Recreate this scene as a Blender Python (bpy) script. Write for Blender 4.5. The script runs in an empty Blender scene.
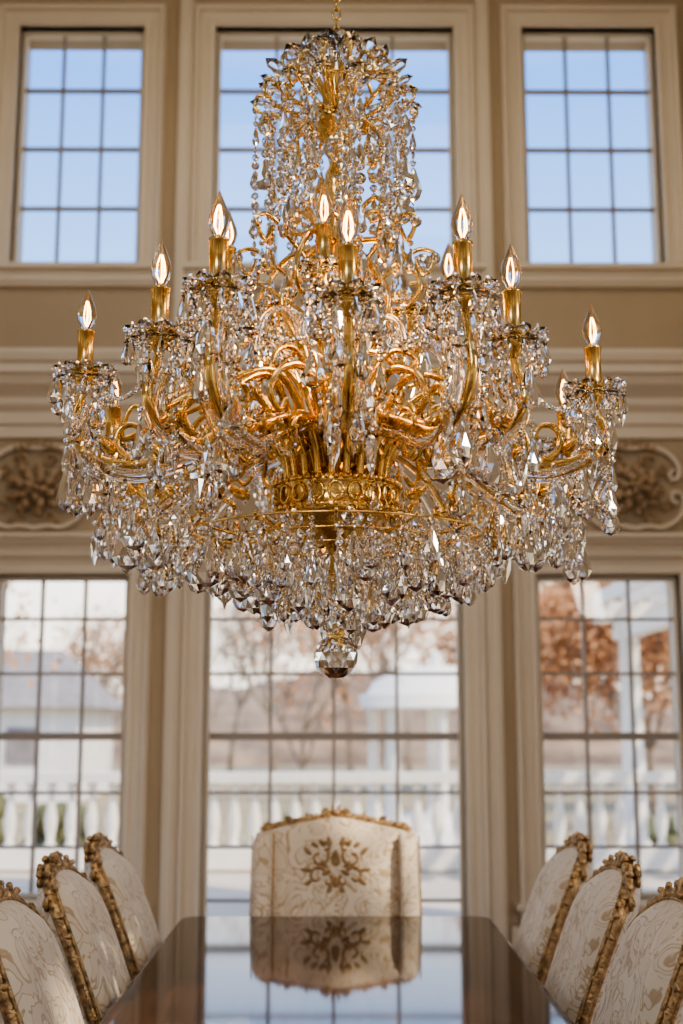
import bpy, math, random
from mathutils import Vector, Matrix
random.seed(7)
sc=bpy.context.scene
PI=math.pi

# ---------------------------------------------------------------- materials
def newmat(name):
    m=bpy.data.materials.new(name); m.use_nodes=True
    nt=m.node_tree; b=nt.nodes['Principled BSDF']
    return m,nt,b
def pmat(name,col,rough=.5,metal=0,noise=0.0,nscale=8,bump=0,bscale=40,**kw):
    m,nt,b=newmat(name)
    b.inputs['Base Color'].default_value=(*col,1); b.inputs['Roughness'].default_value=rough
    b.inputs['Metallic'].default_value=metal
    for k,v in kw.items(): b.inputs[k.replace('_',' ')].default_value=v
    tc=nt.nodes.new('ShaderNodeTexCoord')
    if noise>0:
        n=nt.nodes.new('ShaderNodeTexNoise'); n.inputs['Scale'].default_value=nscale; n.inputs['Detail'].default_value=4
        r=nt.nodes.new('ShaderNodeValToRGB')
        r.color_ramp.elements[0].position=.3; r.color_ramp.elements[1].position=.7
        r.color_ramp.elements[0].color=(*[max(0,c*(1-noise)) for c in col],1)
        r.color_ramp.elements[1].color=(*[min(1,c*(1+noise)) for c in col],1)
        nt.links.new(tc.outputs['Object'],n.inputs['Vector']); nt.links.new(n.outputs['Fac'],r.inputs['Fac'])
        nt.links.new(r.outputs['Color'],b.inputs['Base Color'])
    if bump>0:
        n2=nt.nodes.new('ShaderNodeTexNoise'); n2.inputs['Scale'].default_value=bscale; n2.inputs['Detail'].default_value=3
        bp=nt.nodes.new('ShaderNodeBump'); bp.inputs['Strength'].default_value=bump; bp.inputs['Distance'].default_value=.01
        nt.links.new(tc.outputs['Object'],n2.inputs['Vector']); nt.links.new(n2.outputs['Fac'],bp.inputs['Height'])
        nt.links.new(bp.outputs['Normal'],b.inputs['Normal'])
    return m
M_wall=pmat('wall_paint',(.43,.345,.235),.7,noise=.05,nscale=1.5,bump=.05,bscale=120)
M_trim=pmat('trim_paint',(.70,.62,.50),.42,noise=.03,nscale=2)
M_sash=pmat('sash_paint',(.32,.29,.26),.45)
M_ceil=pmat('ceiling_paint',(.78,.75,.68),.8)
M_carve=pmat('carved_plaster',(.38,.27,.165),.42,noise=.35,nscale=25)
M_gold=pmat('gilt_brass',(.83,.55,.20),.17,1,noise=.25,nscale=20,bump=.12,bscale=90)
M_brass=pmat('candle_brass',(.72,.47,.16),.25,1,noise=.1,nscale=30)
M_antique=pmat('antique_gilt_wood',(.42,.28,.14),.36,.75,noise=.6,nscale=45,bump=.6,bscale=120)
M_crys=pmat('cut_crystal',(1,1,1),.006,0,Transmission_Weight=1.0,IOR=1.55)
M_crysw=pmat('champagne_crystal',(1,.95,.87),.02,0,Transmission_Weight=1.0,IOR=1.48)
M_leaf=pmat('russet_leaves',(.50,.25,.11),.7,noise=.35,nscale=1.2)
M_bark=pmat('bark',(.22,.16,.11),.8,noise=.3,nscale=3)
M_white=pmat('white_stone',(.84,.80,.73),.6,noise=.06,nscale=3)
M_grass=pmat('lawn',(.30,.24,.14),.9,noise=.3,nscale=.6)
M_pave=pmat('terrace_paving',(.52,.45,.37),.7,noise=.12,nscale=1)
M_hill=pmat('far_woods',(.22,.145,.09),.95,noise=.5,nscale=.5)
M_shrub=pmat('shrub_leaves',(.12,.12,.05),.8,noise=.4,nscale=5)
M_emb=pmat('embroidery_thread',(.32,.20,.09),.5,noise=.3,nscale=60)
M_roof=pmat('roof_slate',(.26,.23,.22),.7,noise=.2,nscale=3)

m,nt,b=newmat('bulb_glass')
b.inputs['Base Color'].default_value=(1,.93,.80,1); b.inputs['Roughness'].default_value=.02
b.inputs['Transmission Weight'].default_value=1; b.inputs['IOR'].default_value=1.25
M_bulb=m
m,nt,b=newmat('filament_glow')
b.inputs['Base Color'].default_value=(1,.6,.2,1)
b.inputs['Emission Color'].default_value=(1,.36,.07,1); b.inputs['Emission Strength'].default_value=22
M_fil=m
m=bpy.data.materials.new('window_glass'); m.use_nodes=True; nt=m.node_tree; nt.nodes.clear()
o=nt.nodes.new('ShaderNodeOutputMaterial'); mx=nt.nodes.new('ShaderNodeMixShader'); t=nt.nodes.new('ShaderNodeBsdfTransparent'); g=nt.nodes.new('ShaderNodeBsdfGlossy')
g.inputs['Roughness'].default_value=.02; mx.inputs[0].default_value=.05
t.inputs['Color'].default_value=(.97,.98,.97,1)
nt.links.new(t.outputs[0],mx.inputs[1]); nt.links.new(g.outputs[0],mx.inputs[2]); nt.links.new(mx.outputs[0],o.inputs[0])
M_glass=m
m,nt,b=newmat('damask_fabric')
tc=nt.nodes.new('ShaderNodeTexCoord')
n=nt.nodes.new('ShaderNodeTexNoise'); n.inputs['Scale'].default_value=9; n.inputs['Distortion'].default_value=2.5; n.inputs['Detail'].default_value=1
r=nt.nodes.new('ShaderNodeValToRGB'); e=r.color_ramp.elements
e[0].position=.46; e[0].color=(.60,.51,.40,1); e[1].position=.485; e[1].color=(.40,.29,.17,1)
x=e.new(.52); x.color=(.43,.32,.20,1); x=e.new(.545); x.color=(.64,.555,.44,1)
w=nt.nodes.new('ShaderNodeTexNoise'); w.inputs['Scale'].default_value=180
bp=nt.nodes.new('ShaderNodeBump'); bp.inputs['Strength'].default_value=.35; bp.inputs['Distance'].default_value=.004
nt.links.new(tc.outputs['Object'],n.inputs['Vector']); nt.links.new(n.outputs['Fac'],r.inputs['Fac']); nt.links.new(r.outputs['Color'],b.inputs['Base Color'])
nt.links.new(tc.outputs['Object'],w.inputs['Vector']); nt.links.new(w.outputs['Fac'],bp.inputs['Height']); nt.links.new(bp.outputs['Normal'],b.inputs['Normal'])
b.inputs['Roughness'].default_value=.6; b.inputs['Sheen Weight'].default_value=.3
M_fab=m
def woodmat(name,c1,c2,rough,scale=(8,.6,8),coat=0,ior=1.45):
    m,nt,b=newmat(name)
    tc=nt.nodes.new('ShaderNodeTexCoord'); mp=nt.nodes.new('ShaderNodeMapping'); mp.inputs['Scale'].default_value=scale
    n=nt.nodes.new('ShaderNodeTexNoise'); n.inputs['Scale'].default_value=3; n.inputs['Detail'].default_value=8; n.inputs['Distortion'].default_value=.6
    r=nt.nodes.new('ShaderNodeValToRGB'); r.color_ramp.elements[0].color=(*c1,1); r.color_ramp.elements[1].color=(*c2,1)
    r.color_ramp.elements[0].position=.35; r.color_ramp.elements[1].position=.65
    nt.links.new(tc.outputs['Object'],mp.inputs['Vector']); nt.links.new(mp.outputs['Vector'],n.inputs['Vector'])
    nt.links.new(n.outputs['Fac'],r.inputs['Fac']); nt.links.new(r.outputs['Color'],b.inputs['Base Color'])
    b.inputs['Roughness'].default_value=rough; b.inputs['Coat Weight'].default_value=coat; b.inputs['Coat Roughness'].default_value=.03
    b.inputs['IOR'].default_value=ior
    return m
M_table=woodmat('polished_mahogany',(.022,.010,.007),(.055,.024,.014),.05,ior=1.30)
M_floor=woodmat('oak_floor',(.20,.12,.07),(.30,.19,.11),.3,scale=(6,.8,6),coat=.3)

# ---------------------------------------------------------------- mesh accumulator
class Acc:
    def __init__(s): s.v=[];s.f=[];s.m=[];s.s=[]
    def add(s,vs,fs,mat=0,smooth=True):
        o=len(s.v); s.v.extend(vs)
        for f in fs: s.f.append([i+o for i in f]); s.m.append(mat); s.s.append(smooth)
    def box(s,x0,x1,y0,y1,z0,z1,mat=0):
        vs=[(x,y,z) for x in(x0,x1) for y in(y0,y1) for z in(z0,z1)]
        s.add(vs,[(0,1,3,2),(4,6,7,5),(0,4,5,1),(2,3,7,6),(0,2,6,4),(1,5,7,3)],mat,False)
    def tube(s,path,rad,seg=8,mat=0,closed=False,smooth=True):
        P=[Vector(p) for p in path]; n=len(P)
        R=rad if callable(rad) else (lambda t:rad)
        T=[]
        for i in range(n):
            a=P[(i-1)%n] if closed or i>0 else P[0]; c=P[(i+1)%n] if closed or i<n-1 else P[-1]
            d=c-a; T.append(d.normalized() if d.length>1e-9 else Vector((0,0,1)))
        up=Vector((0,0,1)) if abs(T[0].z)<.9 else Vector((1,0,0))
        N=T[0].cross(up).normalized(); vs=[]
        for i in range(n):
            N=(N-T[i]*N.dot(T[i])); N=N.normalized() if N.length>1e-6 else T[i].orthogonal().normalized()
            B=T[i].cross(N); r=R(i/max(1,n-1))
            for k in range(seg):
                a=2*PI*k/seg; q=P[i]+(N*math.cos(a)+B*math.sin(a))*r; vs.append(q[:])
        fs=[]
        for i in range(n if closed else n-1):
            j=(i+1)%n
            for k in range(seg):
                l=(k+1)%seg; fs.append((i*seg+k,i*seg+l,j*seg+l,j*seg+k))
        if not closed:
            fs.append(tuple(range(seg))[::-1]); fs.append(tuple((n-1)*seg+k for k in range(seg)))
        s.add(vs,fs,mat,smooth)
    def lathe(s,prof,c=(0,0,0),seg=16,mat=0,smooth=True,scal=0,nsc=8,sy=1,rot=0,alt=False,M=None):
        vs=[];fs=[];n=len(prof)
        for i,(r,z) in enumerate(prof):
            for k in range(seg):
                a=2*PI*(k+(.5 if alt and i%2 else 0))/seg; rr=r*(1+scal*math.cos(nsc*a))
                x=rr*math.cos(a); y=rr*math.sin(a)*sy
                q=Vector((x*math.cos(rot)-y*math.sin(rot),x*math.sin(rot)+y*math.cos(rot),z))
                if M: q=M@q
                vs.append((c[0]+q.x,c[1]+q.y,c[2]+q.z))
        for i in range(n-1):
            for k in range(seg):
                l=(k+1)%seg
                a,b_,c_,d=i*seg+k,i*seg+l,(i+1)*seg+l,(i+1)*seg+k
                if alt:
                    if i%2: fs+= [(a,b_,c_),(a,c_,d)]
                    else: fs+=[(a,b_,d),(b_,c_,d)]
                else: fs.append((a,b_,c_,d))
        if prof[0][0]>1e-6: fs.append(tuple(range(seg)))
        if prof[-1][0]>1e-6: fs.append(tuple((n-1)*seg+k for k in range(seg)))
        s.add(vs,fs,mat,smooth)
    def ell(s,c,rx,ry,rz,M=None,mat=0,seg=8,rings=5,smooth=True):
        vs=[];fs=[];c=Vector(c)
        for i in range(rings+1):
            p=PI*i/rings
            for k in range(seg):
                a=2*PI*k/seg; q=Vector((rx*math.sin(p)*math.cos(a),ry*math.sin(p)*math.sin(a),rz*math.cos(p)))
                if M: q=M@q
                vs.append((c+q)[:])
        for i in range(rings):
            for k in range(seg):
                l=(k+1)%seg; fs.append((i*seg+k,(i+1)*seg+k,(i+1)*seg+l,i*seg+l))
        s.add(vs,fs,mat,smooth)
    def obj(s,name,mats,parent=None,loc=(0,0,0)):
        me=bpy.data.meshes.new(name); me.from_pydata(s.v,[],s.f)
        for m in mats: me.materials.append(m)
        me.polygons.foreach_set('material_index',s.m); me.polygons.foreach_set('use_smooth',s.s); me.update()
        o=bpy.data.objects.new(name,me); sc.collection.objects.link(o); o.location=loc
        if parent: o.parent=parent
        return o
def empty(name,loc=(0,0,0),rz=0):
    e=bpy.data.objects.new(name,None); sc.collection.objects.link(e); e.location=loc; e.rotation_euler=(0,0,rz); e.empty_display_size=.2; return e
def cr(pts,n=8,closed=False):
    P=[Vector(p) for p in pts]; out=[]; L=len(P)
    for i in range(L if closed else L-1):
        g=lambda j:(P[j%L] if closed else P[max(0,min(L-1,j))])
        a,b,c,d=g(i-1),g(i),g(i+1),g(i+2)
        for k in range(n):
            t=k/n; out.append(.5*((2*b)+(c-a)*t+(2*a-5*b+4*c-d)*t*t+(3*b-a-3*c+d)*t**3))
    if not closed: out.append(P[-1])
    return out

# ---------------------------------------------------------------- room shell
YW=8.9; YB=9.25; XS=3.7; YR=-3.6; H=7.9
LX=(-2.44,-1.48); CX=(-.93,.90); RX=(1.43,2.46)
ZL=(.38,2.62); ZC=(.10,2.62); ZU=(4.95,6.88)
a=Acc()
xs=[-XS,LX[0],LX[1],CX[0],CX[1],RX[0],RX[1],XS]
def col(x0,x1,holes):
    z=0
    for h in holes:
        a.box(x0,x1,YW,YB,z,h[0]); z=h[1]
    a.box(x0,x1,YW,YB,z,H)
for i in range(7):
    if i in(1,5): col(xs[i],xs[i+1],[ZL,ZU])
    elif i==3: col(xs[i],xs[i+1],[ZC,ZU])
    else: col(xs[i],xs[i+1],[])
a.obj('wall_back',[M_wall])
def wall_open(name,lo,hi,cuts,tr):
    a=Acc(); edges=[lo]
    for c in cuts: edges+=list(c)
    edges.append(hi)
    for i in range(len(edges)-1):
        holes=[ZL,ZU] if i%2 else []
        z=0
        for h in holes+[(H,H)]:
            p0,p1=edges[i],edges[i+1]
            if tr[0]=='x': a.box(tr[1],tr[2],p0,p1,z,h[0])
            else: a.box(p0,p1,tr[1],tr[2],z,h[0])
            z=h[1]
    return a.obj(name,[M_wall])
SC=((-2.8,-1.2),(.2,1.8),(3.2,4.8),(6.0,7.6)); FC=((-2.6,-1.0),(1.0,2.6))  # unseen side and front openings, added to bring daylight to the crystals
wall_open('wall_left',YR,YB,SC,('x',-XS-.2,-XS)); 
wall_open('wall_right',YR,YB,SC[:3],('x',XS,XS+.2))
wall_open('wall_front',-XS-.2,XS+.2,FC,('y',YR-.2,YR))
a=Acc(); a.box(-XS-.2,XS+.2,YR-.2,YB,-.1,0); a.obj('floor',[M_floor])
a=Acc(); a.box(-XS-.2,XS+.2,YR-.2,YB,H,H+.15); a.obj('ceiling',[M_ceil])
wn=7
def added_win(cut,Z,axis,pos,sgn):  # window for an opening added out of view for neutral light and sparkle
    global wn
    a=Acc(); p0,p1=cut; z0,z1=Z
    def bx(u0,u1,d0,d1,w0,w1,mat=0):
        lo,hi=sorted((pos+sgn*d0,pos+sgn*d1))
        if axis=='x': a.box(lo,hi,u0,u1,w0,w1,mat)
        else: a.box(u0,u1,lo,hi,w0,w1,mat)
    for u in(p0,p1-.04): bx(u,u+.04,-.12,-.06,z0,z1)
    for w_ in(z0,z1-.04): bx(p0+.04,p1-.04,-.12,-.06,w_,w_+.04)
    for k in(1,2): u=p0+(p1-p0)*k/3; bx(u-.011,u+.011,-.11,-.07,z0+.04,z1-.04)
    for k in(1,2,3,4): w_=z0+(z1-z0)*k/5; bx(p0+.04,p1-.04,-.105,-.075,w_-.011,w_+.011)
    for (u0,u1,w0,w1) in((p0-.15,p0,z0-.15,z1+.15),(p1,p1+.15,z0-.15,z1+.15),(p0,p1,z1,z1+.15),(p0,p1,z0-.15,z0)): bx(u0,u1,0.0,.04,w0,w1,1)
    a.obj('window_%d'%wn,[M_sash,M_trim]); wn+=1
for c in SC:
    for Z in(ZL,ZU): added_win(c,Z,'x',-XS,1)
for c in SC[:3]:
    for Z in(ZL,ZU): added_win(c,Z,'x',XS,-1)
for c in FC:
    for Z in(ZL,ZU): added_win(c,Z,'y',YR,1)

def frame(acc,x0,x1,z0,z1,prof,mat=0):
    vs=[];fs=[]
    for (o,p) in prof:
        for (x,z) in((x0-o,z0-o),(x1+o,z0-o),(x1+o,z1+o),(x0-o,z1+o)): vs.append((x,YW-p,z))
    for i in range(len(prof)-1):
        for k in range(4):
            l=(k+1)%4; fs.append((i*4+k,i*4+l,(i+1)*4+l,(i+1)*4+k))
    acc.add(vs,fs,mat,False)
PROF=[(0,-.1),(0,.02),(.015,.035),(.05,.035),(.055,.018),(.11,.028),(.118,.058),(.145,.072),(.165,.055),(.17,0)]
def window(name,X,Z,cols,rows,rail=None,sill=True):
    a=Acc(); x0,x1=X; z0,z1=Z; yf,yb=8.97,9.04
    s=.036
    a.box(x0,x0+s,yf,yb,z0,z1,2); a.box(x1-s,x1,yf,yb,z0,z1,2); a.box(x0+s,x1-s,yf,yb,z1-s,z1,2); a.box(x0+s,x1-s,yf,yb,z0,z0+s,2)
    gx=[x0+s*.5+(x1-x0-s)*i/cols for i in range(1,cols)]
    for x in gx: a.box(x-.011,x+.011,yf+.01,yb-.01,z0+s,z1-s)
    for z in rows:
        h=.028 if z==rail else .011
        a.box(x0+s,x1-s,yf+.012,yb-.012,z-h,z+h)
    a.add([(x0+s,9.005,z0+s),(x1-s,9.005,z0+s),(x1-s,9.005,z1-s),(x0+s,9.005,z1-s)],[(0,1,2,3)],1,False)
    frame(a,x0,x1,z0,z1,PROF,2)
    if sill:
        a.box(x0-.2,x1+.2,YW-.11,YW,z0-.06,z0-.02,2); a.box(x0-.17,x1+.17,YW-.05,YW,z0-.18,z0-.06,2)
    a.obj(name,[M_sash,M_glass,M_trim])
upr=[ZU[0]+(ZU[1]-ZU[0])*i/4 for i in(1,2,3)]
lor=[.72,1.09,1.48,1.92,2.31]
window('window_1',LX,ZU,3,upr); window('window_2',CX,ZU,4,upr); window('window_3',RX,ZU,3,upr)
window('window_4',LX,ZL,3,lor,1.48); window('window_5',CX,ZC,4,[.36]+lor,1.48,False); window('window_6',RX,ZL,3,lor,1.48)

def cornice(name,x0,x1,prof):
    a=Acc(); n=len(prof)
    vs=[(x0,YW-p,z) for z,p in prof]+[(x1,YW-p,z) for z,p in prof]
    fs=[(i,i+1,n+i+1,n+i) for i in range(n-1)]+[tuple(range(n)),tuple(range(n,2*n))[::-1]]
    a.add(vs,fs,0,False)
    return a.obj(name,[M_trim])
cornice('trim_1',-XS,XS,[(3.62,0),(3.62,.03),(3.70,.035),(3.72,.06),(3.80,.065),(3.84,.10),(3.86,.11),(3.90,.11),(3.93,.14),(3.98,.20),(4.04,.23),(4.05,.26),(4.11,.26),(4.13,.29),(4.18,.31),(4.21,.31),(4.23,0)])
cornice('trim_2',-XS,XS,[(7.45,0),(7.45,.05),(7.55,.07),(7.65,.2),(7.8,.28),(7.9,.3),(7.9,0)])
i=3
for X in((-2.66,-1.27),(1.22,2.68)):
    cornice('trim_%d'%i,X[0],X[1],[(2.79,0),(2.79,.04),(2.82,.05),(2.84,.08),(2.87,.10),(2.88,.12),(2.91,.12),(2.92,0)]); i+=1
for X in((-1.20,-1.10),(1.07,1.17)):
    a=Acc(); a.box(X[0],X[1],YW-.06,YW,0,7.45); a.box(X[0]+.03,X[1]-.03,YW-.085,YW-.06,0,7.45); a.obj('trim_%d'%i,[M_trim]); i+=1
# carved acanthus cartouches
for cx in(-2.17,2.15):
    a=Acc(); cz=3.24
    rr_=random.Random(5)
    for ring_,(n,rr,ln) in enumerate(((9,.165,.07),(8,.12,.07),(6,.075,.06),(4,.035,.04))):
        for k in range(n):
            an=2*PI*k/n+ring_*.4
            M=Matrix.Rotation(-an+rr_.uniform(-.3,.3),3,'Y')@Matrix.Rotation(rr_.uniform(-.4,.4),3,'X')
            a.ell((cx+rr*math.cos(an)*1.05,YW-.05-.04*ring_,cz+rr*math.sin(an)*.95),ln*.75,.025,ln*.5,M,0)
    a.ell((cx,YW-.19,cz),.028,.03,.028)
    for sgn in(-1,1):
        # broken S-scroll frame : top arc with rolled ends, side C-scroll, lower sweep
        top=[(.0,.30),(.14,.31),(.26,.26),(.33,.17),(.33,.09),(.28,.07),(.26,.12),(.30,.14)]
        low_=[(.0,-.29),(.10,-.27),(.20,-.28),(.31,-.22),(.36,-.12),(.34,-.03),(.28,-.03),(.28,-.09),(.32,-.10)]
        for pl,r_ in((top,.022),(low_,.020)):
            a.tube(cr([(cx+sgn*u,YW-.035,cz+v) for u,v in pl],6),lambda t:r_*(1-.35*t),8,1)
        for (ox,oz,s2) in((.10,.21,1),(.22,.15,-1),(.12,-.20,-1),(.23,-.13,1)):
            sp=[(cx+sgn*(ox+.05*(1-q/16)*math.cos(q*.6)),YW-.035,cz+oz+s2*.05*(1-q/16)*math.sin(q*.6)) for q in range(15)]
            a.tube(sp,lambda t:.015*(1-t*.5),6,0)
        for k in range(4):
            M=Matrix.Rotation(-sgn*(.2+k*.35),3,'Y')
            a.ell((cx+sgn*(.40+.035*k),YW-.03,cz-.02-.04*k),.045,.02,.018,M,0)
            M=Matrix.Rotation(sgn*(.3+k*.3),3,'Y')
            a.ell((cx+sgn*(.02+.04*k),YW-.045,cz+.335-.012*k),.022,.02,.035,M,0)
    a.obj('wall_ornament',[M_carve,M_trim])
for nm,x0,x1,y0,y1 in(('baseboard_back',-XS,CX[0]-.3,YW-.03,YW),('baseboard_right_back',CX[1]+.3,XS,YW-.03,YW),('baseboard_left',-XS,-XS+.03,YR,YW),('baseboard_right',XS-.03,XS,YR,YW)):
    a=Acc(); a.box(x0,x1,y0,y1,0,.2); a.obj(nm,[M_trim])

# ---------------------------------------------------------------- table
TY0,TY1,TW=1.65,5.55,.66
te=empty('dining_table')
def rrect(w0,y0,y1,r,n=6):
    pts=[]
    for cx,cy,a0 in((w0-r,y1-r,0),(-w0+r,y1-r,90),(-w0+r,y0+r,180),(w0-r,y0+r,270)):
        for k in range(n+1):
            an=math.radians(a0+90*k/n); pts.append((cx+r*math.cos(an),cy+r*math.sin(an)))
    return pts
a=Acc(); base=[]
for ins,z in((.05,.700),(.02,.706),(.0,.722),(.0,.742),(.006,.752),(.014,.757),(.02,.758)):
    base.append([(x,y,z) for x,y in rrect(TW-ins,TY0+ins,TY1-ins,.06)])
n=len(base[0]); vs=[p for b_ in base for p in b_]; fs=[(i*n+k,i*n+(k+1)%n,(i+1)*n+(k+1)%n,(i+1)*n+k) for i in range(len(base)-1) for k in range(n)]
a.add(vs,fs,0,False); a.add(base[-1],[tuple(range(n))],0,False); a.add(base[0],[tuple(range(n))[::-1]],0,False)
a.obj('table_top',[M_table],te)
a=Acc()
for y in(2.7,4.5):
    a.lathe([(.05,.70),(.09,.69),(.09,.66),(.045,.62),(.05,.5),(.085,.42),(.09,.35),(.05,.28),(.07,.22),(.07,.14),(.03,.12)],(0,y,0),20)
    for k in range(4):
        an=PI/4+k*PI/2
        pts=cr([(.04*math.cos(an),y+.04*math.sin(an),.2),(.13*math.cos(an),y+.13*math.sin(an),.2),(.22*math.cos(an),y+.22*math.sin(an),.09),(.3*math.cos(an),y+.3*math.sin(an),.03)],6)
        a.tube(pts,lambda t:.04-.015*t,10)
a.box(-.05,.05,2.7,4.5,.62,.70); a.obj('table_pedestals',[M_table],te)

# ---------------------------------------------------------------- chairs
def chair_parts(W,Z0,ZS,ZT,emblem=False,flat=False):
    parts={}
    def rake(z): 
        t=max(0,(z-.48)/.65); return -.235-.235*t**1.25
    def ztop(u):
        if flat: return ZS+(ZT-ZS)*(max(0,1-abs(u)**2.0))*.75+ (ZT-ZS)*.25*math.exp(-(u*3.2)**2)
        return ZS+(ZT-ZS)*(max(0,1-abs(u)**2.6))**.75
    def Wd(w): return W*(.86+.14*w)
    NU,NW=24,16
    PF=.045 if flat else .06
    for side,nm in((1,'back_cushion'),(-1,'back_rear_panel')):
        a=Acc(); vs=[];fs=[]
        for j in range(NW+1):
            for i in range(NU+1):
                u=-1+2*i/NU; w=j/NW
                zz=Z0+w*(ztop(u)-Z0); puff=(1-abs(u)**6)*(1-abs(2*w-1)**8)
                vs.append((u*Wd(w),rake(zz)+side*(.012+PF*puff)+ .03*(u*u),zz))
        for j in range(NW):
            for i in range(NU):
                p=j*(NU+1)+i; f=(p,p+1,p+NU+2,p+NU+1); fs.append(f if side<0 else f[::-1])
        a.add(vs,fs); parts[nm]=(a,[M_fab])
    out=[]
    for j in range(0,17): w=j/16; out.append((-Wd(w),Z0+w*(ztop(-1)-Z0)))
    for i in range(1,32): u=-1+2*i/32; out.append((u*Wd(1),ztop(u)))
    for j in range(16,-1,-1): w=j/16; out.append((Wd(w),Z0+w*(ztop(1)-Z0)))
    P=[(x,rake(z)+.03*(x/W)**2,z) for x,z in out]
    a=Acc(); a.tube(P,.013,8)
    a.tube([(x,y+.018,z-.002) for x,y,z in P],.006,6); a.tube([(x,y-.016,z) for x,y,z in P],.007,6)
    L=len(P)
    rr=random.Random(3)
    for q in range(L):
        x,y,z=P[q]; t=q/(L-1)
        c=abs(t-.5)
        sz=.009 if c>.3 else .013
        if c<.24 or q%2==0:
            M=Matrix.Rotation(rr.uniform(-.8,.8),3,'Y')@Matrix.Rotation(rr.uniform(-.5,.5),3,'X')
            a.ell((x,y+rr.uniform(-.01,.01),z+.006),sz*1.5,sz*1.2,sz,M,seg=7,rings=4)
    zc=ztop(0); yc=rake(zc)
    cs=1.0 if flat else 1.25
    for sg in(-1,1):
        for (ox,oz,R,tn) in((.045,.012,.028,1),(.115,-.006,.026,-1),(.18*W/.27,-.03 if not flat else -.02,.024,1)):
            zz=ztop(min(1,ox/W))+.010*cs; R*=cs
            for dy in((0,) if flat else (-.012,.012)):
                sp=[(sg*(ox+R*(1-k/20)*math.cos(k*.5*tn+1)),rake(zz)+dy,zz+R*.8*(1-k/20)*math.sin(k*.5*tn+1)) for k in range(18)]
                a.tube(sp,lambda t:.008*cs*(1-.5*t),6)
        for k in range(3):
            M=Matrix.Rotation(sg*(.3+.45*k),3,'Y')
            a.ell((sg*(.012+.02*k),yc+.005,zc+.028-.008*k),.009*cs,.012*cs,.024*cs,M,seg=7,rings=5)
        zz=ztop(.93)
        sp=[(sg*(W*.93+.022*(1-k/18)*math.cos(k*.5)),rake(zz),zz+.022*(1-k/18)*math.sin(k*.5)) for k in range(16)]
        a.tube(sp,lambda t:.011*(1-.4*t),6)
    a.ell((0,yc+.012,zc+.012),.020,.016,.016,seg=8)
    parts['back_gilt_frame']=(a,[M_antique])
    a=Acc()
    for sg in(-1,1):
        a.tube([(sg*W*.86,rake(Z0),Z0+.01),(sg*W*.82,-.235,.44),(sg*W*.82,-.24,.36)],.022,8)
        a.tube(cr([(sg*W*.82,-.22,.42),(sg*W*.84,-.26,.25),(sg*W*.9,-.33,.02)],6),lambda t:.026-.010*t,8)
        a.tube(cr([(sg*W*.9,.21,.42),(sg*W*1.0,.25,.32),(sg*W*.92,.23,.14),(sg*W*.98,.27,.02)],6),lambda t:.034-.02*math.sin(t*PI*.5)**.7+ (.008 if t>.9 else 0),8)
    b2=[( -W*.84,-.23),(-W*.95,.22),(-W*.6,.255),(0,.27),(W*.6,.255),(W*.95,.22),(W*.84,-.23)]
    a.tube([(x,y,.405) for x,y in b2],.030,8,closed=True)
    for k in range(9):
        u=-1+2*k/8; a.ell((u*W*.7,.275,.395),.02,.014,.018,seg=6,rings=4)
    parts['legs_and_rail']=(a,[M_antique])
    a=Acc(); vs=[];fs=[]
    N2=20;N3=8
    for j in range(N3+1):
        for i in range(N2):
            an=2*PI*i/N2; c,s_=math.cos(an),math.sin(an)
            e=.45; sx=math.copysign(abs(c)**e,c); sy=math.copysign(abs(s_)**e,s_)
            p=j/N3; rr2=math.cos((p)*PI/2)**.35 if p<1 else 0
            vs.append((sx*W*.93*rr2*(1+.06*sy),sy*.24*rr2+.01,.42+.075*math.sin(p*PI/2)))
    for j in range(N3):
        for i in range(N2):
            l=(i+1)%N2; fs.append((j*N2+i,j*N2+l,(j+1)*N2+l,(j+1)*N2+i))
    a.add(vs,fs); parts['seat_cushion']=(a,[M_fab])
    if emblem:
        a=Acc(); zc=.925
        fy=lambda x,z: rake(z)+.012+.045*(1-abs(x/W)**6)+.002+.03*(x/W)**2
        def sw(pts,r):
            a.tube([(x,fy(x,z),z) for x,z in pts],r,6)
        for sg in(-1,1):
            for (cx,cz,R,t0,tn,ph) in((.075,.045,.045,14,.42,2.6),(.085,-.035,.042,14,-.42,2.6),(.035,-.055,.025,10,.5,2),(.045,.085,.024,10,.5,1)):
                sw([(sg*(cx+R*(1-k/(t0*1.3))*math.cos(k*tn+ph)),zc+cz+R*(1-k/(t0*1.3))*math.sin(k*tn+ph)) for k in range(t0)],lambda t:.008*(1-.4*t))
            for (lx,lz,rt,l_) in((.125,.065,.9,.030),(.135,-.01,.1,.026),(.125,-.065,-.8,.028),(.028,.105,1.3,.034),(.060,.10,1.0,.026),(.03,-.095,-1.2,.028),(.05,.01,.8,.030),(.045,-.025,-.6,.028),(.095,.095,.7,.022)):
                x=sg*lx; z=zc+lz
                a.ell((x,fy(x,z),z),l_,.004,.011,Matrix.Rotation(-sg*rt,3,'Y'),seg=8,rings=4)
        a.ell((0,fy(0,zc+.02),zc+.02),.020,.005,.06,seg=8,rings=5)
        a.ell((0,fy(0,zc-.07),zc-.07),.016,.005,.035,seg=8,rings=5)
        parts['embroidered_medallion']=(a,[M_emb])
        a=Acc(); g=Acc()
        for sg in(-1,1):
            vs=[];fs=[]; NS=20; pr=[]
            for j in range(15):
                w=j/14; z=.52+w*(ZS-.012-.52); q=1 if w<.96 else .75
                for k in range(NS):
                    an=2*PI*k/NS; c_,s2=math.cos(an),math.sin(an)
                    vs.append((sg*(W*1.0-.005)+.045*q*math.copysign(abs(c_)**.5,c_),rake(z)+.065+.085*q*math.copysign(abs(s2)**.5,s2)*(1-.2*w),z))
            for j in range(14):
                for k in range(NS): l=(k+1)%NS; fs.append((j*NS+k,j*NS+l,j*NS+NS+l,j*NS+NS+k))
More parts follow.
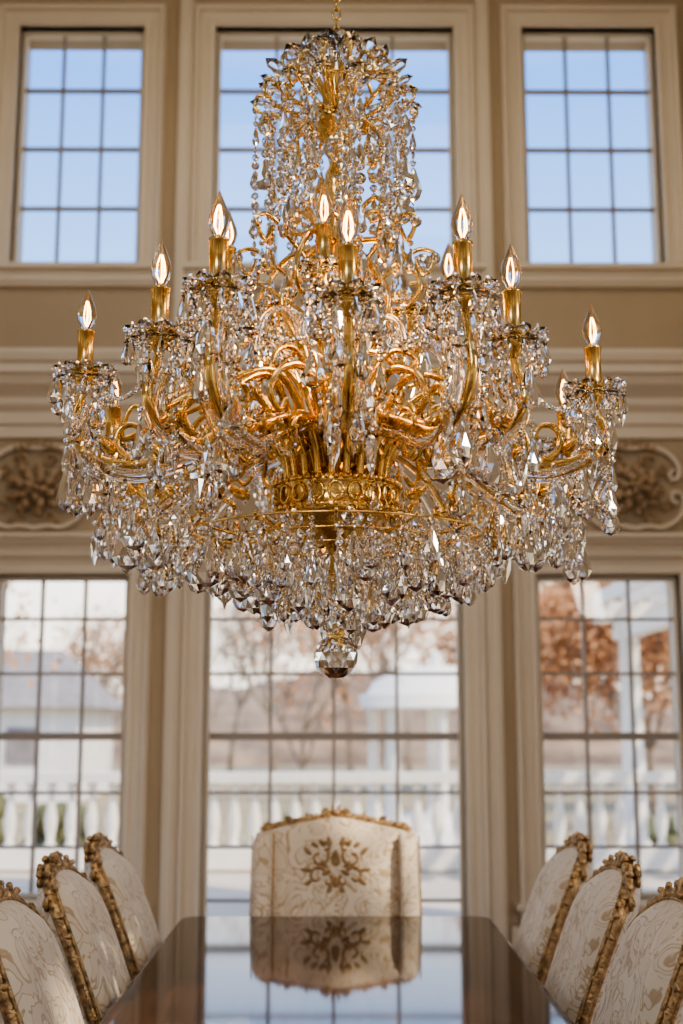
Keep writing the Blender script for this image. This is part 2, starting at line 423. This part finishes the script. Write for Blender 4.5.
            fs.append(tuple(14*NS+k for k in range(NS))); fs.append(tuple(range(NS)))
            a.add(vs,fs)
            g.tube([(sg*(W-.052),rake(z)+.085,z) for z in [.55+k*.05*(ZS-.57)/.5 for k in range(11)]],.004,6)
            g.tube([(sg*(W+.042),rake(z)+.13,z) for z in [.55+k*.05*(ZS-.57)/.5 for k in range(11)]],.004,6)
        parts['wing_cushions']=(a,[M_fab]); parts['wing_piping']=(g,[M_antique])
    return parts
side=chair_parts(.265,.50,.985,1.10)
def place(parts,cache,loc,rz):
    e=empty('dining_chair',loc,rz)
    for k,(acc,mats) in parts.items():
        if k not in cache:
            o=acc.obj(k,mats,e); cache[k]=o.data
        else:
            o=bpy.data.objects.new(k,cache[k]); sc.collection.objects.link(o); o.parent=e
c1={}
for y in(2.70,3.46,4.20,4.94):
    place(side,c1,(-.46,y,0),-PI/2); place(side,c1,(.48,y,0),PI/2)
head=chair_parts(.335,.50,1.085,1.145,True,True); c2={}
place(head,c2,(.0,5.52,0),PI)

# ---------------------------------------------------------------- chandelier
CXX,CYY=0.0,3.6
ch=empty('chandelier',(CXX,CYY,0))
G=Acc(); K=Acc(); KW=Acc(); BR=Acc(); BU=Acc()
R=random.Random(11)
PEND=[[(0,0),(.10,-.10),(.2,-.42),(.27,-.68),(.18,-.88),(0,-1)],
      [(0,0),(.14,-.12),(.19,-.25),(.12,-.7),(0,-1)],
      [(0,0),(.09,-.08),(.26,-.52),(.33,-.74),(.22,-.92),(0,-1)]]
def pend(p,L,kind=None,acc=K):
    k=R.choice((0,0,1,2,2)) if kind is None else kind
    acc.lathe([(r*L,z*L) for r,z in PEND[k]],p,8 if k!=1 else 6,0,False,sy=.6 if k!=1 else .9,rot=R.uniform(0,PI),alt=True)
def bead(p,r,acc=K):
    acc.lathe([(0,r),(.7*r,.6*r),(r,0),(.7*r,-.6*r),(0,-r)],p,7,0,False,rot=R.uniform(0,PI),sy=R.choice((.5,1)),alt=True)
def ball(p,r,seg=12,rings=8,acc=K):
    acc.lathe([(r*math.sin(PI*i/rings),r*math.cos(PI*i/rings)) for i in range(rings+1)],p,seg,0,False,alt=True)
def strand(p,nb,br,L,kind=None):
    x,y,z=p
    z0=z
    for i in range(nb):
        z-=br*1.05; bead((x,y,z),br); z-=br*1.05
    z-=.003
    G.tube([(x,y,z0+.004),(x,y,z-.004)],.0011,3,0)
    if L>0: pend((x,y,z),L,kind)
def swag(p,q,drop,br=.008):
    p=Vector(p);q=Vector(q); n=max(3,int((q-p).length*1.15/(br*2.2)))
    for i in range(n+1):
        t=i/n; c=p.lerp(q,t); c.z-=drop*4*t*(1-t); bead(c[:],br)
def rz(d,r,z,off=0):
    return (d[0]*r-d[1]*off,d[1]*r+d[0]*off,z)
def ring(acc,r,z,t,n=48,mat=0):
    acc.tube([(r*math.cos(2*PI*k/n),r*math.sin(2*PI*k/n),z) for k in range(n)],t,6,mat,closed=True)
def spiral(d,rc,zc,a0,R0,turn,n,sg=1,off=0):
    return [rz(d,rc+R0*(1-.85*k/n)*math.cos(a0+sg*turn*k/n),zc+R0*(1-.85*k/n)*math.sin(a0+sg*turn*k/n),off) for k in range(n+1)]
def petal(c,an,tilt,L,acc):
    M=Matrix.Rotation(an,3,'Z')@Matrix.Rotation(PI/2-tilt,3,'Y')
    acc.lathe([(0,0),(.22*L,.25*L),(.34*L,.55*L),(.24*L,.82*L),(0,L)],c,8,0,False,sy=1,alt=True,M=M@Matrix.Diagonal((.22,1,1)))

def candle(p):
    x,y,z=p
    BR.lathe([(.0,-.035),(.026,-.035),(.030,-.02),(.023,-.008),(.0235,.084),(.026,.086),(.026,.092),(.012,.094)],p,18)
    BU.lathe([(.010,.0),(.013,.006),(.024,.030),(.0285,.047),(.025,.070),(.015,.096),(.006,.118),(.0,.132)],(x,y,z+.092),18,0)
    for k in range(4):
        an=2*PI*k/4+R.random()
        BU.tube([(x+.003*math.cos(an),y+.003*math.sin(an),z+.108),(x+.010*math.cos(an),y+.010*math.sin(an),z+.130),(x+.008*math.cos(an),y+.008*math.sin(an),z+.155),(x+.002*math.cos(an),y+.002*math.sin(an),z+.180)],.0014,5,1)
def bobeche(p,r=.078,n=12,long=1.0):
    x,y,z=p; z-=.032
    G.lathe([(.0,-.065),(.012,-.06),(.016,-.045),(.030,-.032),(.036,-.015),(.030,-.004),(.055,.0),(.058,.004),(.030,.004),(0,.004)],(x,y,z),18)
    for k in range(9):
        an=2*PI*k/9+.1
        petal((x+.028*math.cos(an),y+.028*math.sin(an),z-.004),an,.22,r*.78,K)
        petal((x+.02*math.cos(an+.35),y+.02*math.sin(an+.35),z-.016),an+.35,-.15,r*.85,KW)
    for k in range(n):
        an=2*PI*k/n+.2; c,s=math.cos(an),math.sin(an)
        bead((x+c*r*.97,y+s*r*.97,z+.006),.0115)
        if k%2==0: bead((x+c*r*.55,y+s*r*.55,z+.012),.012)
        strand((x+c*r*.97,y+s*r*.97,z-.004),R.choice((1,1,2)),.010,R.uniform(.055,.095))
    for k in range(5):
        an=2*PI*k/5+.5; c,s=math.cos(an),math.sin(an)
        strand((x+c*r*.55,y+s*r*.55,z-.025),R.choice((2,3,4)),.010,R.uniform(.07,.10)*long)

arms=[(.029,-.70,2.62),(-.294,-.63,2.665),(.316,-.63,2.657),(-.458,-.48,2.592),(.458,-.48,2.585),(-.727,-.10,2.597),(.745,-.10,2.55),
      (.723,.25,2.46),(-.704,.25,2.46),(-.586,.50,2.435),(.478,.55,2.44),(.139,.68,2.54),(-.22,.66,2.5)]
ends=[]
for ai,(X,Y,Z) in enumerate(arms):
    Rr=math.hypot(X,Y); d=(X/Rr,Y/Rr)
    zb=Z-.10
    low=min(2.30,zb-.13)
    P=[(.07,2.26),(.12,2.38),(.23,2.41),(.42,2.345),(Rr*.80,low-.005),(Rr*.965,low+.02),(Rr+.035,low+(zb-low)*.45),(Rr+.01,zb-.015),(Rr,zb+.01)]
    path=cr([rz(d,r,z) for r,z in P],7)
    G.tube(path,lambda t:.0185-.007*t,12)
    for off in(-.038,.038):
        path2=cr([rz(d,r*.97,z-.030,off*(1-.5*q/8)) for q,(r,z) in enumerate(P[1:-1])],6)
        KW.tube(path2,.0145,10)
    G.tube(spiral(d,Rr*.80,low+.080,-PI/2,.068,5.2,26,1),lambda t:.0125*(1-.55*t),8)
    G.tube(spiral(d,Rr*.58,low-.005,PI/2,.060,5.0,26,1,.02),lambda t:.0115*(1-.5*t),8)
    G.tube(cr([rz(d,.10,2.30,.03),rz(d,.24,2.52,.03),rz(d,.40,2.50,.03),rz(d,.47,2.42,.03),rz(d,.42,2.38,.03),rz(d,.38,2.42,.03)],7),lambda t:.0130*(1-.45*t),8)
    if ai%2: G.tube(cr([rz(d,.12,2.28,-.03),rz(d,.30,2.50,-.05),rz(d,.50,2.44,-.05),rz(d,.62,2.38,-.03),rz(d,.60,2.47,-.02),rz(d,.55,2.46,-.02)],7),lambda t:.0115*(1-.4*t),8)
    for (rf,zz) in((.9,low+.03),(.7,low+.01),(.5,low+.05)):
        for k in(-1,1):
            pt=rz(d,Rr*rf,zz+.02,.02*k)
            G.ell(pt,.036,.007,.018,Matrix.Rotation(math.atan2(d[1],d[0])+k*.6,3,'Z')@Matrix.Rotation(-.6,3,'Y'),seg=8,rings=5)
    for k in range(3):
        r0,r1=Rr*(.45+.18*k),Rr*(.63+.18*k)
        swag(rz(d,r0,low+.03,.03),rz(d,r1,low+.01,.03),.05,.0085)
    c=(X,Y,Z)
    bobeche(c,.086,12,1.15); candle(c); ends.append((math.atan2(Y,X),c))
    front=Y<-.3
    for rf in(.5,.62,.74,.85,.95,1.05):
        for off in(-.045,.045):
            if front and (rf<.7 or R.random()<.4): continue
            if R.random()<.75:
                strand(rz(d,Rr*rf+R.uniform(-.02,.02),low-R.uniform(0,.03)+(.03 if rf<.6 else 0),off+R.uniform(-.015,.015)),R.choice((1,2,3,5)) if not front else R.choice((0,1,2)),.010,R.uniform(.08,.135))
    for k in range(4 if front else 6):
        an=2*PI*k/6; q=.045
        strand((X+q*math.cos(an),Y+q*math.sin(an),zb-.06-R.uniform(0,.12)),R.choice((2,3)),.011,R.uniform(.07,.12))
ends.sort()
for i in range(len(ends)):
    p,q=ends[i][1],ends[(i+1)%len(ends)][1]
    swag((p[0]*.97,p[1]*.97,p[2]-.05),(q[0]*.97,q[1]*.97,q[2]-.05),.10)
upper=[(-.036,-.18,2.89),(.368,.30,2.90),(-.353,.30,3.01),(-.20,.06,2.84),(.22,.02,2.82)]
for i,(X,Y,Z) in enumerate(upper):
    Rr=math.hypot(X,Y); d=(X/Rr,Y/Rr); zb=Z-.09
    path=cr([rz(d,r,z) for r,z in((.03,2.50),(.08,2.62),(Rr*.55,2.68),(Rr*.9,zb-.13),(Rr+.03,zb-.06),(Rr,zb+.01))],7)
    G.tube(path,.011,8)
    bobeche((X,Y,Z),.058,9,.9)
    if i<3: candle((X,Y,Z))
G.lathe([(0,3.60),(.012,3.58),(.014,3.50),(.03,3.46),(.045,3.43),(.085,3.41),(.092,3.385),(.088,3.37),(.055,3.34),(.03,3.30),(.022,3.25),(.035,3.22),(.04,3.18),(.02,3.13),(.018,3.0),(.03,2.97),(.05,2.93),(.055,2.88),(.03,2.82),(.018,2.78),(.018,2.66),(.03,2.63),(.06,2.58),(.065,2.54),(.04,2.48),(.03,2.42),(.06,2.38),(.09,2.33),(.10,2.28),(.15,2.265),(.185,2.245),(.18,2.235),(.172,2.20),(.18,2.175),(.185,2.165),(.17,2.15),(.12,2.13),(.07,2.09),(.03,2.04),(.02,1.95),(0,1.93)],(0,0,0),32)
for zz,rr_,n in((2.245,.188,44),(2.168,.188,44),(3.385,.094,26),(2.56,.064,16),(2.90,.055,14)):
    for k in range(n):
        an=2*PI*k/n; G.ell((rr_*math.cos(an),rr_*math.sin(an),zz),.009,.009,.009,seg=6,rings=4)
for k in range(20):
    an=2*PI*k/20
    pts=[((.181)*math.cos(an+.12*math.cos(q)),.181*math.sin(an+.12*math.cos(q)),2.206+.026*math.sin(q)) for q in [2*PI*j/10 for j in range(10)]]
    G.tube(pts,.005,5,closed=True)
for k in range(22):
    an=2*PI*k/22+.06; d=(math.cos(an),math.sin(an)); h=R.uniform(-.02,.03); w=R.uniform(-.02,.03)
    G.tube(cr([rz(d,.14,2.235),rz(d,.155,2.33),rz(d,.21+w,2.405+h),rz(d,.29+w,2.40+h),rz(d,.33+w,2.33),rz(d,.30+w,2.285),rz(d,.27+w,2.31)],7),lambda t:.0120*(1-.45*t),8)
for k in range(10):
    an=2*PI*k/10+.2; d=(math.cos(an),math.sin(an)); h=R.uniform(-.03,.05)
    G.tube(cr([rz(d,.05,2.40),rz(d,.09,2.52),rz(d,.17,2.60+h),rz(d,.25,2.58+h),rz(d,.27,2.51+h),rz(d,.23,2.49+h)],7),lambda t:.0120*(1-.45*t),8)
    KW.tube(cr([rz(d,.06,2.42,.02),rz(d,.13,2.60,.02),rz(d,.22,2.70+h,.02),rz(d,.32,2.66+h,.02),rz(d,.35,2.57,.02)],6),lambda t:.011*(1-.4*t),7)
for k in range(8):
    an=2*PI*k/8+.35; d=(math.cos(an),math.sin(an))
    G.tube(cr([rz(d,.03,2.62),rz(d,.12,2.68),rz(d,.17,2.80),rz(d,.11,2.92),rz(d,.055,3.0),rz(d,.09,3.10),rz(d,.14,3.12),rz(d,.15,3.06),rz(d,.11,3.05)],7),lambda t:.0115*(1-.4*t),7)
    if k%2: G.tube(cr([rz(d,.02,3.0),rz(d,.16,2.98),rz(d,.24,2.90),rz(d,.27,2.82),rz(d,.23,2.77),rz(d,.20,2.82)],7),lambda t:.011*(1-.4*t),7)
for sx in(-1,1):
    for k in range(4):
        d=(sx*math.cos(k*.5-.7),math.sin(k*.5-.7))
        z=2.97-.06*k
        G.tube(cr([rz(d,.05,z-.1),rz(d,.18,z),rz(d,.25,z+.05),rz(d,.30,z+.03),rz(d,.27,z-.03),rz(d,.24,z+.02)],7),.007,6)
        strand(rz(d,.28,z-.01),2,.010,.08); ball(rz(d,.30,z+.02),.018,8,6)
# top cascade
for k in range(14):
    an=2*PI*k/14; d=(math.cos(an),math.sin(an)); h=.02*(k%3)
    G.tube(cr([rz(d,.02,3.44),rz(d,.07,3.54),rz(d,.13,3.57+h),rz(d,.18,3.53+h),rz(d,.175,3.49+h),rz(d,.15,3.50+h)],7),lambda t:.009*(1-.4*t),7)
    G.tube(cr([rz(d,.09,3.40,.02),rz(d,.17,3.43,.02),rz(d,.235,3.47,.02),rz(d,.25,3.43,.02),rz(d,.225,3.41,.02)],7),lambda t:.008*(1-.4*t),7)
    if k%2: G.tube(cr([rz(d,.09,3.38,-.02),rz(d,.16,3.30,-.02),rz(d,.14,3.22,-.02),rz(d,.10,3.24,-.02),rz(d,.12,3.27,-.02)],7),lambda t:.007*(1-.4*t),7)
    petal(rz(d,.03,3.54),an,1.1,.13,K); petal(rz(d,.08,3.53),an+.2,.75,.12,K); petal(rz(d,.14,3.50),an,.45,.11,K); petal(rz(d,.18,3.46),an+.2,-.1,.09,K)
    for q in(.06,.11,.16,.21): bead(rz(d,q,3.585-.55*q*q*4),.011)
ring(G,.17,3.47,.004)
for (rr_,z0,n,lo,hi) in((.24,3.45,14,5,12),(.205,3.48,9,6,13),(.17,3.47,8,4,11),(.12,3.44,5,2,6)):
    for k in range(n):
        an=2*PI*k/n+R.uniform(-.1,.1); rj=rr_+R.uniform(-.015,.015)
        x,y=rj*math.cos(an),rj*math.sin(an)
        z=z0-R.uniform(0,.03); nb=R.randint(lo,hi); zt=z0
        for q in range(nb):
            br=R.choice((.010,.012,.014,.020)); z-=br*1.02; bead((x,y,z),br); z-=br*1.02
            if q%3==2:
                L_=R.uniform(.06,.09); pend((x,y,z),L_,R.choice((0,2))); z-=L_+.002
        G.tube([(x,y,zt),(x,y,z)],.0011,3); pend((x,y,z),R.uniform(.09,.125))
ball((.0,-.10,3.26),.040); ball((.19,-.13,3.05),.042); ball((.26,.0,2.93),.035); ball((-.15,-.18,3.12),.03)
for (rr_,z0,n,lmin,lmax) in((.13,2.95,7,.07,.12),(.24,2.82,10,.07,.12),(.30,2.70,10,.07,.12),(.24,2.60,8,.07,.12),(.34,2.58,11,.07,.12),(.27,2.47,7,.06,.10),(.37,2.42,9,.06,.10),(.20,2.235,7,.05,.07)):
    for k in range(n):
        an=2*PI*k/n+R.uniform(-.15,.15); rj=rr_+R.uniform(-.03,.03)
        if rr_==.20: rj=.197
        strand((rj*math.cos(an),rj*math.sin(an),z0+(R.uniform(-.03,.03) if rr_!=.20 else 0)),R.choice((1,2,3)) if rr_!=.20 else 1,.011,R.uniform(lmin,lmax))
# bottom tiers
tiers=((.60,2.20,2.02,1),(.54,2.18,1.99,1),(.48,2.15,1.97,1),(.42,2.10,1.95,0),(.36,2.09,1.92,0),(.30,2.08,1.895,0),(.24,2.07,1.87,0),(.18,2.06,1.845,0),(.12,2.03,1.82,0),(.06,1.98,1.80,0))
for ti,(rr_,z0,bot,side_) in enumerate(tiers):
    if not side_ and ti%2: ring(G,rr_,z0+.004,.0035,60)
    n=max(5,int(2*PI*rr_/(.076 if not side_ else .098)))
    for k in range(n):
        an=2*PI*k/n+ti*.37+R.uniform(-.07,.07); rj=rr_+R.uniform(-.025,.025)
        if side_ and math.sin(an)<-.45: continue
        L=R.uniform(.075,.16); b_=bot+R.uniform(-.045,.055); tot=z0-b_-L; br=R.choice((.0095,.0115))
        nb=max(1,int(tot/(br*2.1)))
        strand((rj*math.cos(an),rj*math.sin(an),z0),nb,br,L,R.choice((0,2,2,1)))
for k in range(12):
    an=2*PI*k/12; d=(math.cos(an),math.sin(an))
    G.tube(cr([rz(d,.15,2.16),rz(d,.24,2.085),rz(d,.36,2.09),rz(d,.43,2.11)],5),.0055,6)
for k in range(8):
    an=2*PI*k/8+.2; ball((.22*math.cos(an),.22*math.sin(an),2.125),.034)
G.tube([(0,0,1.95),(0,0,1.80)],.004,6); ball((0,0,1.752),.064,14,9)
G.lathe([(0,.02),(.02,.015),(.028,0),(.01,-.01),(0,-.01)],(0,0,1.815),12)
z=3.58; k=0
while z<7.78:
    pts=[]
    for q in range(12):
        an=2*PI*q/12; u=.012*math.cos(an); w_=.020*math.sin(an)
        pts.append((u,0,z+.02+w_) if k%2 else (0,u,z+.02+w_))
    G.tube(pts,.004,5,closed=True); z+=.031; k+=1
G.lathe([(0,7.78),(.02,7.78),(.03,7.80),(.08,7.83),(.11,7.88),(.11,7.9),(0,7.9)],(0,0,0),24)
G.obj('gilt_frame',[M_gold],ch); K.obj('crystal_drops',[M_crys],ch); KW.obj('glass_arms_and_petals',[M_crysw],ch)
BR.obj('candle_sleeves',[M_brass],ch); BU.obj('flame_bulbs',[M_bulb,M_fil],ch)

# ---------------------------------------------------------------- outdoors
a=Acc(); a.box(-60,60,-60,120,-.6,-.35); a.obj('ground_lawn',[M_grass])
a=Acc(); a.box(-14,14,YB,15.2,-.5,-.02); a.obj('terrace',[M_pave])
a=Acc()
yb=14.2
balu=[(.05,.0),(.05,.05),(.03,.07),(.055,.2),(.06,.28),(.03,.48),(.025,.55),(.045,.6),(.05,.65)]
x=-9
a.box(-9,9,yb-.13,yb+.13,0,.22); a.box(-9,9,yb-.14,yb+.14,.93,1.04); 
while x<9:
    if abs((x+9)%2.25)<.12:
        a.box(x-.2,x+.2,yb-.2,yb+.2,-.02,1.18); a.box(x-.25,x+.25,yb-.25,yb+.25,1.18,1.26)
        a.lathe([(.1,1.26),(.05,1.32),(.16,1.45),(.2,1.6),(.16,1.62),(.0,1.62)],(x,yb,0),12)
    else: a.lathe([(r*1.15,z*1.08+.22) for r,z in balu],(x,yb,0),8)
    x+=.225
a.obj('balustrade',[M_white])
a=Acc()
for (px_,py) in((3.6,12.2),(3.6,15.4),(5.9,12.2),(5.9,15.4)):
    a.lathe([(.2,0),(.2,.15),(.14,.2),(.12,2.6),(.17,2.68),(.2,2.8)],(px_,py,0),14)
for py in(12.2,15.4): a.box(3.2,6.5,py-.1,py+.1,2.8,3.05)
for k in range(9): a.box(3.3+k*.36,3.38+k*.36,11.6,16.0,3.05,3.22)
for px_ in(3.6,5.9): a.box(px_-.1,px_+.1,11.8,15.8,2.62,2.8)
a.obj('pergola',[M_white])
a=Acc(); gx,gy=1.75,22
a.lathe([(1.5,-.4),(1.5,-.1),(1.35,0),(0,0)],(gx,gy,0),24)
for k in range(8):
    an=2*PI*k/8; a.lathe([(.13,0),(.09,.1),(.08,1.75),(.13,1.85)],(gx+1.1*math.cos(an),gy+1.1*math.sin(an),0),10)
a.lathe([(1.3,1.85),(1.35,2.05),(1.2,2.1),(1.1,2.3),(.8,2.45),(.4,2.55),(.1,2.6),(.08,2.8),(0,2.82)],(gx,gy,0),24)
a.obj('garden_pavilion',[M_white])
a=Acc(); a.box(-12,-6.5,32,37,-.4,2.0); 
a.add([(-12.4,31.6,2.0),(-6.1,31.6,2.0),(-6.1,37.4,2.0),(-12.4,37.4,2.0),(-11,34.5,3.6),(-7.5,34.5,3.6)],[(0,1,5,4),(2,3,4,5),(1,2,5),(3,0,4)],1,False)
for k in range(3): a.box(-11.3+k*1.5,-10.5+k*1.5,31.95,32,.6,1.5,1)
a.obj('neighbour_house',[M_white,M_roof])
a=Acc(); vs=[];fs=[]
NX,NY=80,8
for j in range(NY+1):
    for i2 in range(NX+1):
        X=-60+120*i2/NX; Y=60+6*j
        vs.append((X,Y,-.4+5.4*math.sin(min(1,j/4)*PI/2)*(.8+.22*math.sin(X*.13+1)+.07*math.sin(X*1.7+j)+.06*math.sin(X*.9+j))))
for j in range(NY):
    for i2 in range(NX): p=j*(NX+1)+i2; fs.append((p,p+1,p+NX+2,p+NX+1))
a.add(vs,fs); a.obj('wooded_hill',[M_hill])
def tree(x,y,h,leaf,seed,spread=.5,lc=900,ls=1.0,sg=.4):
    rr=random.Random(seed); a=Acc(); tips=[]
    def br(p,d,L,r,lv):
        n=4; pts=[p]; q=Vector(p); dd=Vector(d)
        for i in range(n):
            dd=(dd+Vector((rr.uniform(-.15,.15),rr.uniform(-.15,.15),rr.uniform(-.02,.12)))).normalized(); q=q+dd*L/n; pts.append(q.copy())
        a.tube(pts,lambda t:r*(1-.45*t),5 if lv>1 else 7,0)
        if lv>=2: tips.append(q.copy())
        if lv>=4: return
        for k in range(4 if lv<3 else 3):
            i=rr.choice((2,3,4,4)); nd=(dd+Vector((rr.uniform(-1,1),rr.uniform(-1,1),rr.uniform(-.1,.6)))*spread*1.5).normalized()
            br(pts[i],nd,L*rr.uniform(.6,.8),r*.5,lv+1)
    br(Vector((x,y,-.45)),Vector((0,0,1)),h*.34,h*.014,0)
    if leaf:
        for _ in range(lc):
            t=rr.choice(tips); c=t+Vector((rr.gauss(0,sg),rr.gauss(0,sg),rr.gauss(0,sg*.9)))
            u=Vector((rr.gauss(0,1),rr.gauss(0,1),rr.gauss(0,1))).normalized()*.085*ls; v=u.orthogonal().normalized()*.06*ls
            a.add([(c-u)[:],(c+v)[:],(c+u)[:],(c-v)[:]],[(0,1,2,3)],1,False)
    a.obj('tree',[M_bark,M_leaf])
tree(5.9,23.5,6.0,True,21,.65,7000,.9,.6); tree(9.6,27,6,True,2,.6,5000,1.2,.6); tree(-6.5,23,5,True,3,.6,400); tree(-3.4,27,4.6,False,4)
tree(-.9,31,5.6,True,5,.6,350,1.0); tree(4.9,36,6,True,6,.6,3500,1.4,.6); tree(8.5,36,6.5,True,7,.6,4500,1.4,.6); tree(-16,42,7,False,8); tree(-3.8,46,8,True,9,.6,500,1.3,.6); tree(0.5,44,8,True,10,.6,600,1.3,.6)
tree(13,40,8,True,12,.6,3000,1.6,.6); tree(3.0,52,8,True,13,.6,900,1.6,.6); tree(-8,50,8,True,14,.6,900,1.6,.6)
tree(-9,44,7,False,15); tree(-1.8,38,7,False,16); tree(1.6,40,7.5,False,17); tree(-3.6,36,6,False,18)
for k,(sx,sy,sr) in enumerate(((-2.3,17.5,.6),(-5.2,18,.7),(-.5,17.6,.5),(4.6,17.6,.5),(-3.9,18.4,.6))):
    a=Acc(); rr=random.Random(k)
    for _ in range(26):
        an=rr.uniform(0,2*PI); q=rr.uniform(0,.7)*sr; a.ell((sx+q*math.cos(an),sy+q*math.sin(an),-.35+rr.uniform(.2,1.1)*sr),sr*.4,sr*.4,sr*.35,seg=7,rings=5)
    a.obj('garden_shrub',[M_shrub])

# ---------------------------------------------------------------- light
w=bpy.data.worlds.new('sky'); sc.world=w; w.use_nodes=True; nt=w.node_tree; nt.nodes.clear()
out=nt.nodes.new('ShaderNodeOutputWorld'); bg=nt.nodes.new('ShaderNodeBackground'); tc=nt.nodes.new('ShaderNodeTexCoord'); sp=nt.nodes.new('ShaderNodeSeparateXYZ'); rp=nt.nodes.new('ShaderNodeValToRGB')
e=rp.color_ramp.elements; e[0].position=0; e[0].color=(1.25,1.13,.98,1); e[1].position=1; e[1].color=(.44,.54,.78,1)
x=e.new(.12); x.color=(1.25,1.18,1.09,1); x=e.new(.23); x.color=(.42,.68,1.12,1); x=e.new(.48); x.color=(.15,.38,.95,1); x=e.new(.60); x.color=(.44,.56,.82,1)
nt.links.new(tc.outputs['Generated'],sp.inputs[0]); nt.links.new(sp.outputs['Z'],rp.inputs[0]); nt.links.new(rp.outputs[0],bg.inputs[0]); nt.links.new(bg.outputs[0],out.inputs[0])
bg.inputs[1].default_value=2.3
def light(name,kind,loc,energy,color,target=None,**kw):
    l=bpy.data.lights.new(name,kind); l.energy=energy; l.color=color
    for k,v in kw.items(): setattr(l,k,v)
    o=bpy.data.objects.new(name,l); sc.collection.objects.link(o); o.location=loc
    if target is not None: o.rotation_euler=(Vector(target)-Vector(loc)).to_track_quat('-Z','Y').to_euler()
    return o
light('sun','SUN',(20,-14,26),6.0,(1,.85,.66),(0,0,0),angle=.02)
light('ceiling_light','AREA',(0,4.4,7.7),105,(1,.82,.60),(0,4.4,0),shape='RECTANGLE',size=4,size_y=3)  # added overhead fill, no fixture behind it; brightens room and window wall
light('room_light','AREA',(-1.8,-1.6,4.8),65,(1,.90,.76),(0,3.6,2.5),shape='RECTANGLE',size=1.2,size_y=1.0)  # added fill from behind the camera, puts highlights on gilt and crystal
light('room_light','AREA',(3.2,2.0,3.4),45,(1,.90,.78),(0,3.6,2.5),shape='RECTANGLE',size=.5,size_y=1.0)  # second added fill, from the right side, no lamp modelled there
light('chandelier_glow','POINT',(0,3.42,2.72),9,(1,.64,.30),shadow_soft_size=.08)
light('chandelier_glow','POINT',(0,3.85,2.72),9,(1,.64,.30),shadow_soft_size=.08)

# ---------------------------------------------------------------- camera
cam=bpy.data.cameras.new('camera'); co=bpy.data.objects.new('camera',cam); sc.collection.objects.link(co); sc.camera=co
co.location=(0,0,1.56); co.rotation_euler=(math.radians(90+9.67),0,math.radians(-.25))
cam.sensor_fit='VERTICAL'; cam.sensor_height=36; cam.lens=36*1250/1024
cam.dof.use_dof=True; cam.dof.focus_distance=3.35; cam.dof.aperture_fstop=1.9
cam.clip_start=.05; cam.clip_end=500
sc.view_settings.view_transform='AgX'
try: sc.view_settings.look='AgX - Medium High Contrast'
except Exception as ex: print(ex)
